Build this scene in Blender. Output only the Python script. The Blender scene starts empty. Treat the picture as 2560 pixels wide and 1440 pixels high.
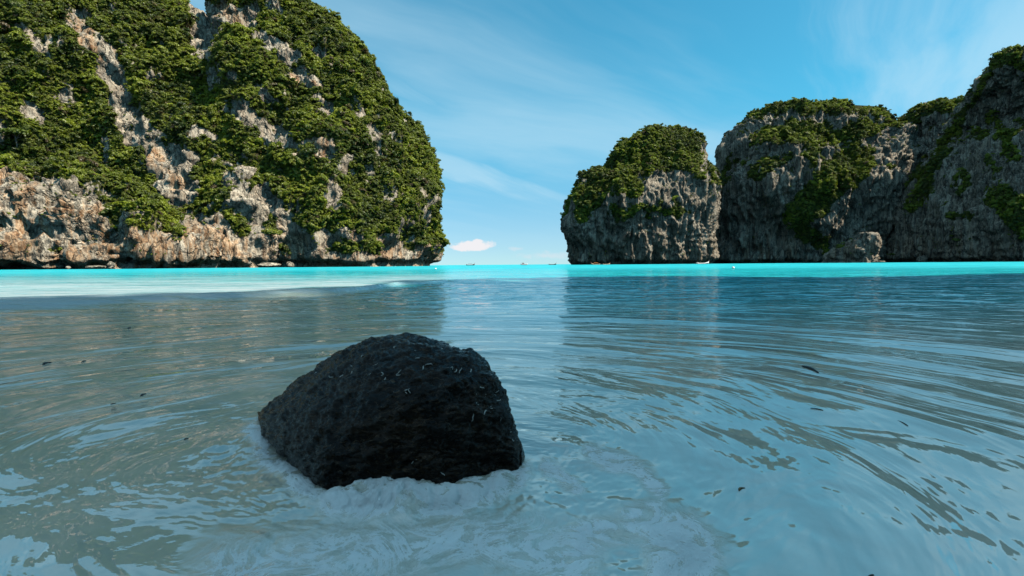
import bpy, bmesh, math, random
import numpy as np
from mathutils import Matrix, Vector
from mathutils.bvhtree import BVHTree
random.seed(4); np.random.seed(4)
R = math.radians
scene = bpy.context.scene
COL = scene.collection

# ---------------------------------------------------------------- camera
CAM_H = 0.70
PITCH = R(-2.62); ROLL = R(-0.43)
FPX = 1280.0                                   # focal length in photograph pixels (18 mm on 36 mm)
cam_d = bpy.data.cameras.new('camera'); cam = bpy.data.objects.new('camera', cam_d); COL.objects.link(cam)
cam_d.lens = 18; cam_d.sensor_width = 36; cam_d.clip_start = 0.05; cam_d.clip_end = 60000
CAM_M = Matrix.Translation((0, 0, CAM_H)) @ Matrix.Rotation(R(90) + PITCH, 4, 'X') @ Matrix.Rotation(ROLL, 4, 'Z')
cam.matrix_world = CAM_M
scene.camera = cam

# ---------------------------------------------------------------- light, sky, exposure
SUN_EL = R(50); SUN_AZ = R(-20)                # azimuth from +X (right of the view), negative = behind the camera
sun_dir = Vector((math.cos(SUN_EL)*math.cos(SUN_AZ), math.cos(SUN_EL)*math.sin(SUN_AZ), math.sin(SUN_EL)))
sd = bpy.data.lights.new('sun', 'SUN'); sd.energy = 5.0; sd.angle = R(0.53); sd.color = (1.0, 0.93, 0.80)
so = bpy.data.objects.new('sun', sd); COL.objects.link(so)
so.rotation_euler = sun_dir.to_track_quat('Z', 'Y').to_euler()
so.location = (60, -30, 120)
scene.view_settings.view_transform = 'Standard'
scene.view_settings.look = 'None'
scene.view_settings.exposure = 0.80
scene.view_settings.gamma = 1.0
scene.view_settings.use_curve_mapping = False
scene.cycles.max_bounces = 4; scene.cycles.diffuse_bounces = 0; scene.cycles.glossy_bounces = 2; scene.cycles.transmission_bounces = 2
SKY_STRENGTH = 0.10

class NT:
    """small helper to write node trees"""
    def __init__(self, tree):
        self.t = tree; tree.nodes.clear()
    def n(self, typ, **kw):
        nd = self.t.nodes.new(typ)
        for k, v in kw.items():
            if k.startswith('i_'):
                key = k[2:]
                nd.inputs[int(key) if key.isdigit() else key.replace('_', ' ')].default_value = v
            else:
                setattr(nd, k, v)
        return nd
    def l(self, a, b):
        self.t.links.new(a, b)
    def put(self, sock, v):
        if isinstance(v, bpy.types.NodeSocket): self.l(v, sock)
        else: sock.default_value = v
    def math(self, op, a, b=0.0, c=0.0, clamp=False):
        m = self.n('ShaderNodeMath', operation=op, use_clamp=clamp)
        for s, v in zip(m.inputs, (a, b, c)): self.put(s, v)
        return m.outputs[0]
    def vmath(self, op, a, b=(0, 0, 0)):
        m = self.n('ShaderNodeVectorMath', operation=op)
        self.put(m.inputs[0], a); self.put(m.inputs[1], b)
        return m.outputs[0]
    def mix(self, f, a, b, blend='MIX'):
        m = self.n('ShaderNodeMix', data_type='RGBA', blend_type=blend)
        self.put(m.inputs[0], f); self.put(m.inputs[6], a); self.put(m.inputs[7], b)
        return m.outputs[2]
    def ramp(self, f, lo, hi, a=0.0, b=1.0, smooth=True):
        m = self.n('ShaderNodeMapRange', interpolation_type='SMOOTHSTEP' if smooth else 'LINEAR')
        for s, v in zip(m.inputs[:5], (f, lo, hi, a, b)): self.put(s, v)
        return m.outputs[0]
    def noise(self, vec, scale, detail=4.0, rough=0.5, dist=0.0, dim='3D', out=0):
        m = self.n('ShaderNodeTexNoise', noise_dimensions=dim)
        self.put(m.inputs['Vector'], vec); m.inputs['Scale'].default_value = scale
        m.inputs['Detail'].default_value = detail; m.inputs['Roughness'].default_value = rough
        m.inputs['Distortion'].default_value = dist
        return m.outputs[out]
    def scale(self, vec, s):
        m = self.n('ShaderNodeVectorMath', operation='MULTIPLY')
        self.put(m.inputs[0], vec); m.inputs[1].default_value = s
        return m.outputs[0]

def C4(r, g, b): return (r, g, b, 1.0)

def build_world():
    w = bpy.data.worlds.new('World'); scene.world = w; w.use_nodes = True
    t = NT(w.node_tree)
    out = t.n('ShaderNodeOutputWorld'); bg = t.n('ShaderNodeBackground'); bg.inputs[1].default_value = SKY_STRENGTH
    sky = t.n('ShaderNodeTexSky', sky_type='NISHITA')
    sky.sun_disc = False; sky.sun_elevation = SUN_EL
    sky.sun_rotation = math.pi/2 - SUN_AZ
    sky.air_density = 1.0; sky.dust_density = 0.35; sky.ozone_density = 1.6; sky.altitude = 0
    tc = t.n('ShaderNodeTexCoord'); d = tc.outputs['Generated']
    sep = t.n('ShaderNodeSeparateXYZ'); t.l(d, sep.inputs[0])
    x, y, z = sep.outputs
    sv = t.n('ShaderNodeCombineXYZ'); t.l(x, sv.inputs[0]); t.l(y, sv.inputs[1])
    t.l(t.math('MULTIPLY_ADD', t.math('MAXIMUM', z, 0.0), 0.93, 0.07), sv.inputs[2])
    t.l(t.vmath('NORMALIZE', sv.outputs[0]), sky.inputs[0])
    tint = t.mix(t.ramp(z, 0.0, 0.30), C4(0.66, 0.81, 0.84), C4(0.31, 1.06, 1.03))
    col = t.mix(1.0, sky.outputs[0], tint, 'MULTIPLY')
    zc = t.math('ADD', t.math('MAXIMUM', z, 0.0), 0.09)
    px = t.math('DIVIDE', x, zc); py = t.math('DIVIDE', y, zc)
    cb = t.n('ShaderNodeCombineXYZ'); t.l(px, cb.inputs[0]); t.l(py, cb.inputs[1])
    # thin cirrus on a high plane: long combed streaks and a soft veil
    def plane(rot, sc, loc):
        vr = t.n('ShaderNodeVectorRotate', rotation_type='Z_AXIS'); vr.inputs['Angle'].default_value = -R(rot); t.l(cb.outputs[0], vr.inputs['Vector'])
        return t.vmath('ADD', t.scale(vr.outputs[0], sc), loc)
    warp = t.scale(t.noise(cb.outputs[0], 0.9, 3, 0.5, out=1), (0.30, 0.30, 0))
    c1 = t.noise(t.vmath('ADD', plane(58, (0.16, 1.25, 1), (1.3, 0.4, 0)), warp), 0.9, 8, 0.58, 0.3)
    c2 = t.noise(t.vmath('ADD', plane(40, (0.35, 0.9, 1), (4.3, 2.4, 0)), warp), 0.55, 7, 0.55, 0.3)
    veil = t.noise(cb.outputs[0], 0.42, 3, 0.5)
    f = t.math('MULTIPLY', t.ramp(c1, 0.48, 0.66), t.ramp(veil, 0.32, 0.54))
    g = t.math('MULTIPLY', t.ramp(c2, 0.42, 0.64), 0.9)
    f = t.math('MULTIPLY', t.math('MAXIMUM', f, g), 0.54)
    fade = t.ramp(z, 0.02, 0.16)
    col = t.mix(t.math('MULTIPLY', f, fade), col, C4(3.4, 4.7, 5.4))
    # low cumulus near the horizon
    az = t.math('ARCTAN2', x, y)
    cc = t.n('ShaderNodeCombineXYZ'); t.l(t.math('MULTIPLY', az, 1.0), cc.inputs[0]); t.l(t.math('MULTIPLY', z, 1.6), cc.inputs[1])
    n2 = t.noise(cc.outputs[0], 34, 6, 0.58)
    def blob(a0, z0, ra, rz):
        da = t.math('DIVIDE', t.math('SUBTRACT', az, a0), ra)
        dz = t.math('DIVIDE', t.math('SUBTRACT', z, z0), rz)
        return t.math('SUBTRACT', 1.0, t.math('SQRT', t.math('ADD', t.math('MULTIPLY', da, da), t.math('MULTIPLY', dz, dz))))
    m = blob(-0.074, 0.0375, 0.048, 0.012)
    m = t.math('MAXIMUM', m, blob(-0.066, 0.0440, 0.015, 0.009))
    m = t.math('MAXIMUM', m, blob(-0.100, 0.0335, 0.026, 0.008))
    big = t.ramp(t.math('ADD', m, t.math('MULTIPLY', t.math('SUBTRACT', n2, 0.5), 1.6)), 0.06, 0.42)
    m2 = t.math('MAXIMUM', blob(0.070, 0.0165, 0.10, 0.012), blob(0.01, 0.031, 0.03, 0.007))
    m2 = t.math('MAXIMUM', m2, t.math('MAXIMUM', blob(0.45, 0.03, 0.3, 0.02), blob(-0.6, 0.03, 0.3, 0.02)))
    small = t.math('MULTIPLY', t.ramp(t.math('ADD', m2, t.math('MULTIPLY', t.math('SUBTRACT', n2, 0.5), 2.2)), 0.25, 1.0), 0.45)
    col = t.mix(small, col, C4(4.4, 4.6, 4.9))
    col = t.mix(t.math('MULTIPLY', big, 0.92), col, C4(5.3, 5.1, 5.2))
    t.l(col, bg.inputs[0]); t.l(bg.outputs[0], out.inputs[0])
build_world()

# ---------------------------------------------------------------- helpers
_M3 = np.array(CAM_M.to_3x3()); _O = np.array(CAM_M.translation)
def ray(px, py):
    px = np.asarray(px, float); py = np.asarray(py, float)
    v = np.stack([(px-1280)/FPX, -(py-720)/FPX, -np.ones_like(px)], -1)
    return v @ _M3.T
def at(px, py, depth):
    """world point on the photograph's pixel at a distance of depth metres along the view"""
    v = ray(px, py)
    return _O + v*(np.asarray(depth, float)/v[..., 1])[..., None]
def on_plane(px, py, z=0.0):
    v = ray(px, py)
    return _O + v*(((z-_O[2])/v[..., 2])[..., None] if np.ndim(v) > 1 else (z-_O[2])/v[2])
def project(P):
    q = (P-_O) @ _M3
    w = np.maximum(-q[:, 2], 1e-3)
    return 1280+FPX*q[:, 0]/w, 720-FPX*q[:, 1]/w

_rng = np.random.RandomState(11)
_perm = np.concatenate([_rng.permutation(256)]*3)
_g = _rng.normal(size=(256, 3)); _g /= np.linalg.norm(_g, axis=1)[:, None]; _g = _g.astype(np.float32)
def perlin(x, y, z):
    xi = np.floor(x).astype(np.int64); yi = np.floor(y).astype(np.int64); zi = np.floor(z).astype(np.int64)
    xf = (x-xi).astype(np.float32); yf = (y-yi).astype(np.float32); zf = (z-zi).astype(np.float32)
    u = xf*xf*xf*(xf*(xf*6-15)+10); v = yf*yf*yf*(yf*(yf*6-15)+10); w = zf*zf*zf*(zf*(zf*6-15)+10)
    xi &= 255; yi &= 255; zi &= 255
    res = 0
    for dx in (0, 1):
        wx = u if dx else 1-u
        px_ = _perm[xi+dx]
        for dy in (0, 1):
            wy = v if dy else 1-v
            py_ = _perm[px_+yi+dy]
            for dz in (0, 1):
                g = _g[_perm[py_+zi+dz]]
                res = res+wx*wy*(w if dz else 1-w)*(g[..., 0]*(xf-dx)+g[..., 1]*(yf-dy)+g[..., 2]*(zf-dz))
    return res*1.5
def fbm(x, y, z, octv=4, gain=0.5, lac=2.03, ridged=False):
    s = 0; a = 1; tot = 0
    for i in range(octv):
        n = perlin(x+17.3*i, y+5.1*i, z-9.7*i)
        s = s+a*((1-2*np.abs(n)) if ridged else n); tot += a
        a *= gain; x = x*lac; y = y*lac; z = z*lac
    return s/tot
def sstep(x, a, b):
    t = np.clip((x-a)/(b-a), 0, 1); return t*t*(3-2*t)

def mesh_np(name, V, F, mat, smooth=True, parent=None, attrs=None):
    """mesh object from numpy arrays; F is an (n,k) array of faces"""
    me = bpy.data.meshes.new(name)
    V = np.asarray(V, np.float32); F = np.asarray(F, np.int32)
    k = F.shape[1]
    me.vertices.add(len(V)); me.vertices.foreach_set('co', V.ravel())
    me.loops.add(F.size); me.loops.foreach_set('vertex_index', F.ravel())
    me.polygons.add(len(F)); me.polygons.foreach_set('loop_start', np.arange(0, F.size, k, dtype=np.int32))
    try: me.polygons.foreach_set('loop_total', np.full(len(F), k, np.int32))
    except Exception: pass
    me.polygons.foreach_set('use_smooth', np.full(len(F), smooth, bool))
    if attrs:
        for an, av in attrs.items():
            av = np.asarray(av, np.float32)
            if av.ndim == 1:
                at_ = me.attributes.new(an, 'FLOAT', 'POINT'); at_.data.foreach_set('value', av)
            else:
                at_ = me.attributes.new(an, 'FLOAT_VECTOR', 'POINT'); at_.data.foreach_set('vector', av.ravel())
    me.update(calc_edges=True); me.validate()
    me.materials.append(mat)
    o = bpy.data.objects.new(name, me); COL.objects.link(o)
    if parent: o.parent = parent
    return o
def grid_faces(nr, nc, wrap=False):
    i = np.arange(nr-1)[:, None]; j = np.arange(nc if wrap else nc-1)[None, :]
    j2 = (j+1) % nc
    return np.stack([i*nc+j, i*nc+j2, (i+1)*nc+j2, (i+1)*nc+j], -1).reshape(-1, 4)
def tag(o, label, cat=None, group=None, kind=None):
    o['label'] = label
    if cat: o['category'] = cat
    if group: o['group'] = group
    if kind: o['kind'] = kind
    return o
def empty(name, loc=(0, 0, 0), rz=0):
    o = bpy.data.objects.new(name, None); COL.objects.link(o); o.location = loc; o.rotation_euler = (0, 0, rz); return o
def bm_obj(name, bm, mat, parent=None, smooth=False):
    me = bpy.data.meshes.new(name); bm.to_mesh(me); bm.free(); me.materials.append(mat)
    if smooth: me.polygons.foreach_set('use_smooth', [True]*len(me.polygons))
    o = bpy.data.objects.new(name, me); COL.objects.link(o)
    if parent: o.parent = parent
    return o
def principled(name):
    m = bpy.data.materials.new(name); m.use_nodes = True
    t = NT(m.node_tree); out = t.n('ShaderNodeOutputMaterial'); b = t.n('ShaderNodeBsdfPrincipled')
    t.l(b.outputs[0], out.inputs[0])
    return m, t, b
def plain(name, col, rough=0.6, var=0.25, scale=8.0):
    m, t, b = principled(name)
    tc = t.n('ShaderNodeTexCoord')
    n = t.noise(tc.outputs['Object'], scale, 4, 0.6)
    c = t.mix(n, C4(*[c*(1-var) for c in col]), C4(*[min(1, c*(1+var)) for c in col]))
    t.l(c, b.inputs['Base Color']); b.inputs['Roughness'].default_value = rough
    return m

# ---------------------------------------------------------------- materials of the setting
def mat_cliff(warm):
    m, t, b = principled('limestone')
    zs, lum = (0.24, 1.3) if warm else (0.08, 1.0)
    geo = t.n('ShaderNodeNewGeometry'); P = geo.outputs['Position']
    vg = t.n('ShaderNodeAttribute', attribute_name='veg').outputs['Fac']
    wm = t.n('ShaderNodeAttribute', attribute_name='warm').outputs['Fac']
    Pv = t.scale(P, (1, 1, zs))
    n1 = t.noise(Pv, 0.55, 8, 0.68, 0.6)
    n2 = t.noise(P, 0.075, 5, 0.6)
    n3 = t.noise(P, 1.3, 6, 0.7)
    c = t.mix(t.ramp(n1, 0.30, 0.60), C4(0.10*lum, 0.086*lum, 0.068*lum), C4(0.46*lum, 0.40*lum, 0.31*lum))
    c = t.mix(t.ramp(n3, 0.38, 0.60), t.mix(1.0, c, C4(0.62, 0.62, 0.62), 'MULTIPLY'), c)
    # iron-stained, warm rock
    st = t.noise(t.scale(P, (1, 1, 0.16)), 0.17, 5, 0.60, 0.5)
    wcol = t.mix(t.ramp(n1, 0.35, 0.66), C4(0.22, 0.10, 0.04), C4(0.62, 0.44, 0.28))
    wf = t.math('MULTIPLY', t.ramp(st, 0.42, 0.60), t.math('MULTIPLY', wm, 1.2 if warm else 0.6), clamp=True)
    c = t.mix(wf, c, wcol)
    # joints: blocks of slightly different stone, dirt and painted-in shade darkening the cracks
    wv = t.scale(t.noise(P, 0.22, 4, out=1), (7, 7, 7))
    bv = t.vmath('ADD', t.scale(P, (1, 1, 0.5 if warm else 0.2)), wv)
    vb = t.n('ShaderNodeTexVoronoi'); vb.inputs['Scale'].default_value = 0.12; t.l(bv, vb.inputs['Vector'])
    sb = t.n('ShaderNodeSeparateXYZ'); t.l(vb.outputs['Color'], sb.inputs[0])
    c = t.mix(t.ramp(sb.outputs[0], 0.0, 1.0, 0.0, 0.55), c, t.mix(1.0, c, C4(0.38, 0.37, 0.36), 'MULTIPLY'))
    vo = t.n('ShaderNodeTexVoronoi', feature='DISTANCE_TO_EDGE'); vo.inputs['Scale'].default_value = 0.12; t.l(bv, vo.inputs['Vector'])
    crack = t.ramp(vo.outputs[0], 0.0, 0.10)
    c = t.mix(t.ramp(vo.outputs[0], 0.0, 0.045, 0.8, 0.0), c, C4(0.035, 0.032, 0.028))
    # dark water streaks
    sk = t.noise(t.scale(P, (1, 1, 0.05)), 0.9, 4, 0.6)
    c = t.mix(t.math('MULTIPLY', t.ramp(sk, 0.52, 0.66), 0.6 if warm else 0.75), c, C4(0.05, 0.05, 0.05))
    # ground cover: low scrub between the trees
    g = t.mix(t.ramp(n3, 0.35, 0.65), C4(0.018, 0.026, 0.006), C4(0.10, 0.10, 0.018))
    c = t.mix(t.ramp(t.math('ADD', vg, t.math('MULTIPLY', t.math('SUBTRACT', n3, 0.5), 0.9)), 0.35, 0.62), c, g)
    t.l(c, b.inputs['Base Color']); b.inputs['Roughness'].default_value = 0.92
    b.inputs['Specular IOR Level'].default_value = 0.2
    bp = t.n('ShaderNodeBump'); bp.inputs['Strength'].default_value = 0.9; bp.inputs['Distance'].default_value = 1.4
    h = t.math('ADD', t.math('MULTIPLY', n1, 1.0), t.math('MULTIPLY', n3, 0.6))
    h = t.math('ADD', h, t.math('MULTIPLY', crack, 0.7))
    t.l(h, bp.inputs['Height']); t.l(bp.outputs[0], b.inputs['Normal'])
    return m
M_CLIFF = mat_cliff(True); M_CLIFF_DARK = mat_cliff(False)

def mat_leaf(name='foliage', a=(0.026, 0.046, 0.006), bcol=(0.26, 0.30, 0.022), bright=1.0):
    m = bpy.data.materials.new(name); m.use_nodes = True
    t = NT(m.node_tree); out = t.n('ShaderNodeOutputMaterial')
    oi = t.n('ShaderNodeObjectInfo'); geo = t.n('ShaderNodeNewGeometry')
    n = t.noise(geo.outputs['Position'], 0.028, 4, 0.6)
    nf = t.noise(geo.outputs['Position'], 0.9, 3, 0.6)
    nm = t.noise(geo.outputs['Position'], 0.11, 3, 0.55)
    f = t.math('ADD', t.math('MULTIPLY', oi.outputs['Random'], 0.50), t.math('MULTIPLY', t.ramp(n, 0.38, 0.62), 0.45))
    f = t.math('ADD', f, t.math('MULTIPLY', t.math('SUBTRACT', nm, 0.42), 0.9))
    f = t.math('ADD', f, t.math('MULTIPLY', t.math('SUBTRACT', nf, 0.5), 0.5))
    f = t.ramp(f, 0.12, 1.0, smooth=False)
    c = t.mix(f, C4(*a), C4(*bcol))
    c = t.mix(t.ramp(t.math('FRACT', t.math('MULTIPLY', oi.outputs['Random'], 17.3)), 0.94, 0.99), c, C4(0.10, 0.072, 0.03))
    d = t.n('ShaderNodeBsdfDiffuse'); t.l(c, d.inputs[0])
    tr = t.n('ShaderNodeBsdfTranslucent'); t.l(t.mix(1.0, c, C4(1.1, 1.2, 0.5), 'MULTIPLY'), tr.inputs[0])
    gl = t.n('ShaderNodeBsdfGlossy'); gl.inputs['Roughness'].default_value = 0.45; gl.inputs[0].default_value = C4(1, 1, 1)
    ms = t.n('ShaderNodeMixShader'); ms.inputs[0].default_value = 0.36
    t.l(d.outputs[0], ms.inputs[1]); t.l(tr.outputs[0], ms.inputs[2])
    m2 = t.n('ShaderNodeMixShader'); m2.inputs[0].default_value = 0.025
    t.l(ms.outputs[0], m2.inputs[1]); t.l(gl.outputs[0], m2.inputs[2])
    t.l(m2.outputs[0], out.inputs[0])
    return m
M_LEAF = mat_leaf()
M_LEAF_BRIGHT = mat_leaf('bright_foliage', (0.06, 0.095, 0.010), (0.20, 0.22, 0.02))
M_BARK = plain('bark', (0.16, 0.13, 0.10), 0.9)

# ---------------------------------------------------------------- cliffs
def interp_keys(keys, n):
    """keys: rows (z, xl, xr, yf, yb); resampled to n rows, even along the surface"""
    K = np.array(keys, float); s = np.arange(len(K))
    u = np.linspace(0, len(K)-1, 900)
    D = np.stack([np.interp(u, s, K[:, i]) for i in range(5)], -1)
    for _ in range(30):
        D[1:-1] = 0.25*D[:-2]+0.5*D[1:-1]+0.25*D[2:]
    dl = np.sqrt(np.diff(D[:, 0])**2+0.5*np.diff(D[:, 2])**2+0.5*np.diff(D[:, 3])**2)
    c = np.concatenate([[0], np.cumsum(dl)]); q = np.linspace(0, c[-1], n)
    return np.stack([np.interp(q, c, D[:, i]) for i in range(5)], -1)

def near_stroke(px, py, strokes, soft=False):
    """0..1 cover of hand-marked areas; a stroke is (points, width)"""
    res = np.zeros(len(px))
    for pts, w in strokes:
        best = np.full(len(px), 1e9)
        for (x0, y0), (x1, y1) in zip(pts[:-1], pts[1:]):
            dx, dy = x1-x0, y1-y0
            tt = np.clip(((px-x0)*dx+(py-y0)*dy)/(dx*dx+dy*dy+1e-9), 0, 1)
            best = np.minimum(best, np.hypot(px-x0-tt*dx, py-y0-tt*dy))
        res = np.maximum(res, 1-sstep(best, 0.7*w, 1.35*w) if not soft else 1-sstep(best, 0, 1.9*w))
    return res

CLIFF_DATA = []
def massif(keys, cell, e=2.6, shear=0.0, seed=0, rock=(), green=(), base_veg=1.0, warm=(), notch=8.0, rough=1.0, back=False, slope_gain=1.0, big=14.0, flute=5.5, block=4.0, karst=0.0):
    K0 = np.array(keys, float)
    zlen = np.sum(np.sqrt(np.diff(K0[:, 0])**2+0.5*np.diff(K0[:, 2])**2+0.5*np.diff(K0[:, 3])**2))
    nz = int(zlen/cell)
    K = interp_keys(keys, nz)
    ph = np.linspace(-math.pi-0.5, math.pi-0.5, 6000)
    rx0 = (K0[0, 2]-K0[0, 1])/2; ry0 = (K0[0, 4]-K0[0, 3])/2
    def sec(p):
        c, s = np.cos(p), np.sin(p)
        return np.sign(c)*np.abs(c)**(2/e), np.sign(s)*np.abs(s)**(2/e)
    cx, sy = sec(ph)
    w = np.where(np.sin(ph) < 0.35, 1.0, 0.22) if not back else 1.0
    dl = np.hypot(np.diff(cx)*rx0, np.diff(sy)*ry0)*(w[1:] if not back else 1.0)
    cum = np.concatenate([[0], np.cumsum(dl)])
    nt = int(cum[-1]/cell)
    phi = np.interp(np.linspace(0, cum[-1], nt, endpoint=False), cum, ph)
    c, s = sec(phi)
    z, xl, xr, yf, yb = [K[:, i][:, None] for i in range(5)]
    X = (xl+xr)/2+(xr-xl)/2*c; Y = (yf+yb)/2+(yb-yf)/2*s+shear*((X-(xl[0]+xr[0])/2))
    Z = np.broadcast_to(z, X.shape)
    P = np.stack([X, Y, Z], -1)
    def normals(P):
        du = np.roll(P, -1, 1)-np.roll(P, 1, 1)
        dv = np.empty_like(P); dv[1:-1] = P[2:]-P[:-2]; dv[0] = P[1]-P[0]; dv[-1] = P[-1]-P[-2]
        N = np.cross(du, dv); N /= np.linalg.norm(N, axis=-1, keepdims=True)+1e-9
        return N
    N = normals(P)
    o = seed*31.7
    x, y, zz = X+o, Y-o, Z+0.0
    d = fbm(x/52, y/52, zz/60, 3)*big
    wz = 70 if karst else 18
    wx = x+4*perlin(x/14, y/14, zz/wz); wy = y+4*perlin(x/14+9, y/14, zz/wz)
    d = d+(fbm(wx/15, wy/15, zz/70, 4, ridged=True)-0.25)*flute
    d = d+fbm(x/8, y/8, zz/(36 if karst else 11), 3)*2.2*rough
    tn = fbm(x/17, y/17, zz/13, 2)
    d = d+(np.floor(tn*5)/5+0.2*tn)*block*1.6
    # broken ledges
    lz = zz/7.5+1.2*perlin(x/25, y/25, zz/25)
    d = d+(np.abs((lz % 1)-0.5)*2-0.5)*1.5*sstep(perlin(x/30+3, y/30, zz/40), -0.3, 0.3)
    d = d+(fbm(x/3.0, y/3.0, zz/(6.5 if not karst else 20), 3, ridged=True)-0.3)*(0.75 if not karst else 1.6)*rough
    if karst:
        d = d+(fbm(wx/6, wy/6, zz/48, 3, ridged=True)-0.3)*karst
    fade = sstep(Z, 0, 3)*0.55+0.45
    top = 1-0.45*sstep(np.arange(nz)/nz, 0.9, 1.0)[:, None]
    d = d*fade*top
    # wave-cut notch at the waterline
    nn = notch*(0.75+0.7*perlin(x/35, y/35, 0*x+3.3))+0.8*perlin(x/6, y/6, zz/6)
    prof = np.exp(-(np.maximum(Z, 0)/(4.2+2.2*perlin(x/22, y/22, 0*x)))**4)
    H = N.copy(); H[..., 2] = 0; H /= np.linalg.norm(H, axis=-1, keepdims=True)+1e-9
    P = P+N*d[..., None]-H*(np.maximum(nn, 0)*prof)[..., None]
    P[0, :, 2] = -4
    N2 = normals(P)
    # smooth normal for deciding where plants hold
    k = 4
    Ns = N2.copy()
    for ax in (0, 1):
        for q in range(2):
            Ns = (Ns+np.roll(Ns, k, ax)+np.roll(Ns, -k, ax))/3
    Ns /= np.linalg.norm(Ns, axis=-1, keepdims=True)+1e-9
    V = P.reshape(-1, 3)
    px, py = project(V)
    jx = px+20*perlin(V[:, 0]/12, V[:, 1]/12, V[:, 2]/12)+7*perlin(V[:, 0]/4, V[:, 1]/4, V[:, 2]/4)
    jy = py+24*perlin(V[:, 0]/12+7, V[:, 1]/12, V[:, 2]/12)+7*perlin(V[:, 0]/4+7, V[:, 1]/4, V[:, 2]/4)
    veg = base_veg+(Ns[..., 2].ravel()-0.30)*slope_gain+1.0*fbm(V[:, 0]/24+o, V[:, 1]/24, V[:, 2]/34, 3)+0.75*fbm(V[:, 0]/7+o, V[:, 1]/7, V[:, 2]/12, 3)
    veg = veg-2.6*near_stroke(jx, jy, rock)+1.9*near_stroke(jx, jy, green)
    veg = veg-2.5*(1-sstep(V[:, 2], 4, 11+4*perlin(V[:, 0]/12, V[:, 1]/12, 0*V[:, 0])))
    veg = sstep(veg, 0.25, 0.75)
    wrm = np.clip(near_stroke(jx, jy, warm)+0.22+0.75*(1-sstep(V[:, 2], 12, 38))*0.6, 0, 1)
    F = grid_faces(nz, nt, True)
    # closing fan at the top
    return V, F, veg, wrm, N2.reshape(-1, 3), nz, nt

def cliff(name, label, blobs, veg_label, density, size, seed, mat=None):
    Vs, Fs, vs, ws, Ns = [], [], [], [], []
    off = 0
    for b in blobs:
        V, F, veg, wrm, N, nz, nt = massif(**b)
        Vs.append(V); Fs.append(F+off); vs.append(veg); ws.append(wrm); Ns.append(N); off += len(V)
        # closing ring quads at the summit, paired across the ring
        last = off-nt+np.arange(nt)
        h = nt//2
        cap = np.array([[last[i], last[i+1], last[nt-2-i], last[nt-1-i]] for i in range(h-1)])
        Fs.append(cap)
    V = np.concatenate(Vs); F = np.concatenate(Fs); veg = np.concatenate(vs); wrm = np.concatenate(ws); N = np.concatenate(Ns)
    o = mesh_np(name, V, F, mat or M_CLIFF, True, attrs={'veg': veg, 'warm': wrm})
    tag(o, label, 'cliff', kind='structure')
    CLIFF_DATA.append(V)
    # plants: candidate points on faces
    A = V[F[:, 0]]; B = V[F[:, 1]]; Cc = V[F[:, 2]]; D = V[F[:, 3]]
    area = 0.5*np.linalg.norm(np.cross(Cc-A, D-B), axis=1)
    cen = (A+B+Cc+D)/4
    nf = N[F[:, 0]]
    fv = veg[F].mean(1)
    face_cam = ((_O-cen)*nf).sum(1) > -0.35*np.linalg.norm(_O-cen, axis=1)
    rng = np.random.RandomState(seed)
    p = area*density*(fv**1.3)*(cen[:, 2] > 5)*face_cam
    # sparse shrubs clinging to the bare rock
    p = p+area*density*0.40*(cen[:, 2] > 7)*face_cam*sstep(fbm(cen[:, 0]/9, cen[:, 1]/9, cen[:, 2]/14, 3), 0.12, 0.4)*(1-0.6*fv)
    pick = rng.rand(len(p)) < p
    P = cen[pick]; Nn = nf[pick]; vv = fv[pick]
    n = len(P)
    sc = size*np.where(rng.rand(n) < 0.78, 0.42+0.38*rng.rand(n), 0.8+0.75*rng.rand(n)**1.5)*(0.42+0.58*vv)
    P = P+Nn*(sc*(0.1+0.55*rng.rand(n)))[:, None]+np.array([0, 0, 1])*(sc*(0.1+0.35*rng.rand(n)))[:, None]
    tilt = Nn.copy(); tilt[:, 2] = np.abs(tilt[:, 2])+1.0
    tilt /= np.linalg.norm(tilt, axis=1)[:, None]
    rx = -np.arcsin(np.clip(tilt[:, 1], -1, 1)); ry = np.arctan2(tilt[:, 0], tilt[:, 2])
    rot = np.stack([rx+rng.normal(0, .15, n), ry+rng.normal(0, .15, n), rng.rand(n)*6.283], -1)
    scatter('jungle', P, rot, sc, rng.randint(0, len(CROWNS), n), veg_label)
    print(name, 'verts', len(V), 'plants', n)
    return o

# crowns used by the far woods
CROWN_COL = bpy.data.collections.new('crown_shapes')
CROWNS = []
def crown_mesh(seed, nlobes=9, per=34, flat=0.72, leaf=0.20):
    rg = np.random.RandomState(seed)
    V = []; F = []
    for L in range(nlobes):
        a = rg.rand()*6.283; r = (0.15+0.6*rg.rand())*(0 if L == 0 else 1)
        c = np.array([r*math.cos(a), r*math.sin(a), 0.30*rg.rand()+0.28*(1-r)])
        lr = 0.34+0.24*rg.rand()
        for q in range(per):
            d = rg.normal(size=3); d[2] = abs(d[2])*1.0-0.25; d /= np.linalg.norm(d)
            p = c+d*lr*np.array([1, 1, flat])*(0.75+0.3*rg.rand())
            nrm = d+rg.normal(0, 0.38, 3); nrm /= np.linalg.norm(nrm)
            u = np.cross(nrm, rg.normal(size=3)); u /= np.linalg.norm(u); w = np.cross(nrm, u)
            s = leaf*(0.6+0.7*rg.rand())
            k = len(V)
            V += [p+u*s, p+w*s*0.6+nrm*s*.15, p-u*s*0.9, p-w*s*0.62+nrm*s*.1]
            F.append([k, k+1, k+2, k+3])
    return np.array(V), np.array(F)
for i in range(6):
    V, F = crown_mesh(50+i, 7+i % 4, 36, 0.62+0.1*(i % 3), 0.19)
    o = mesh_np('crown_shape', V, F, M_LEAF, False)
    COL.objects.unlink(o); CROWN_COL.objects.link(o); CROWNS.append(o)

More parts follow.
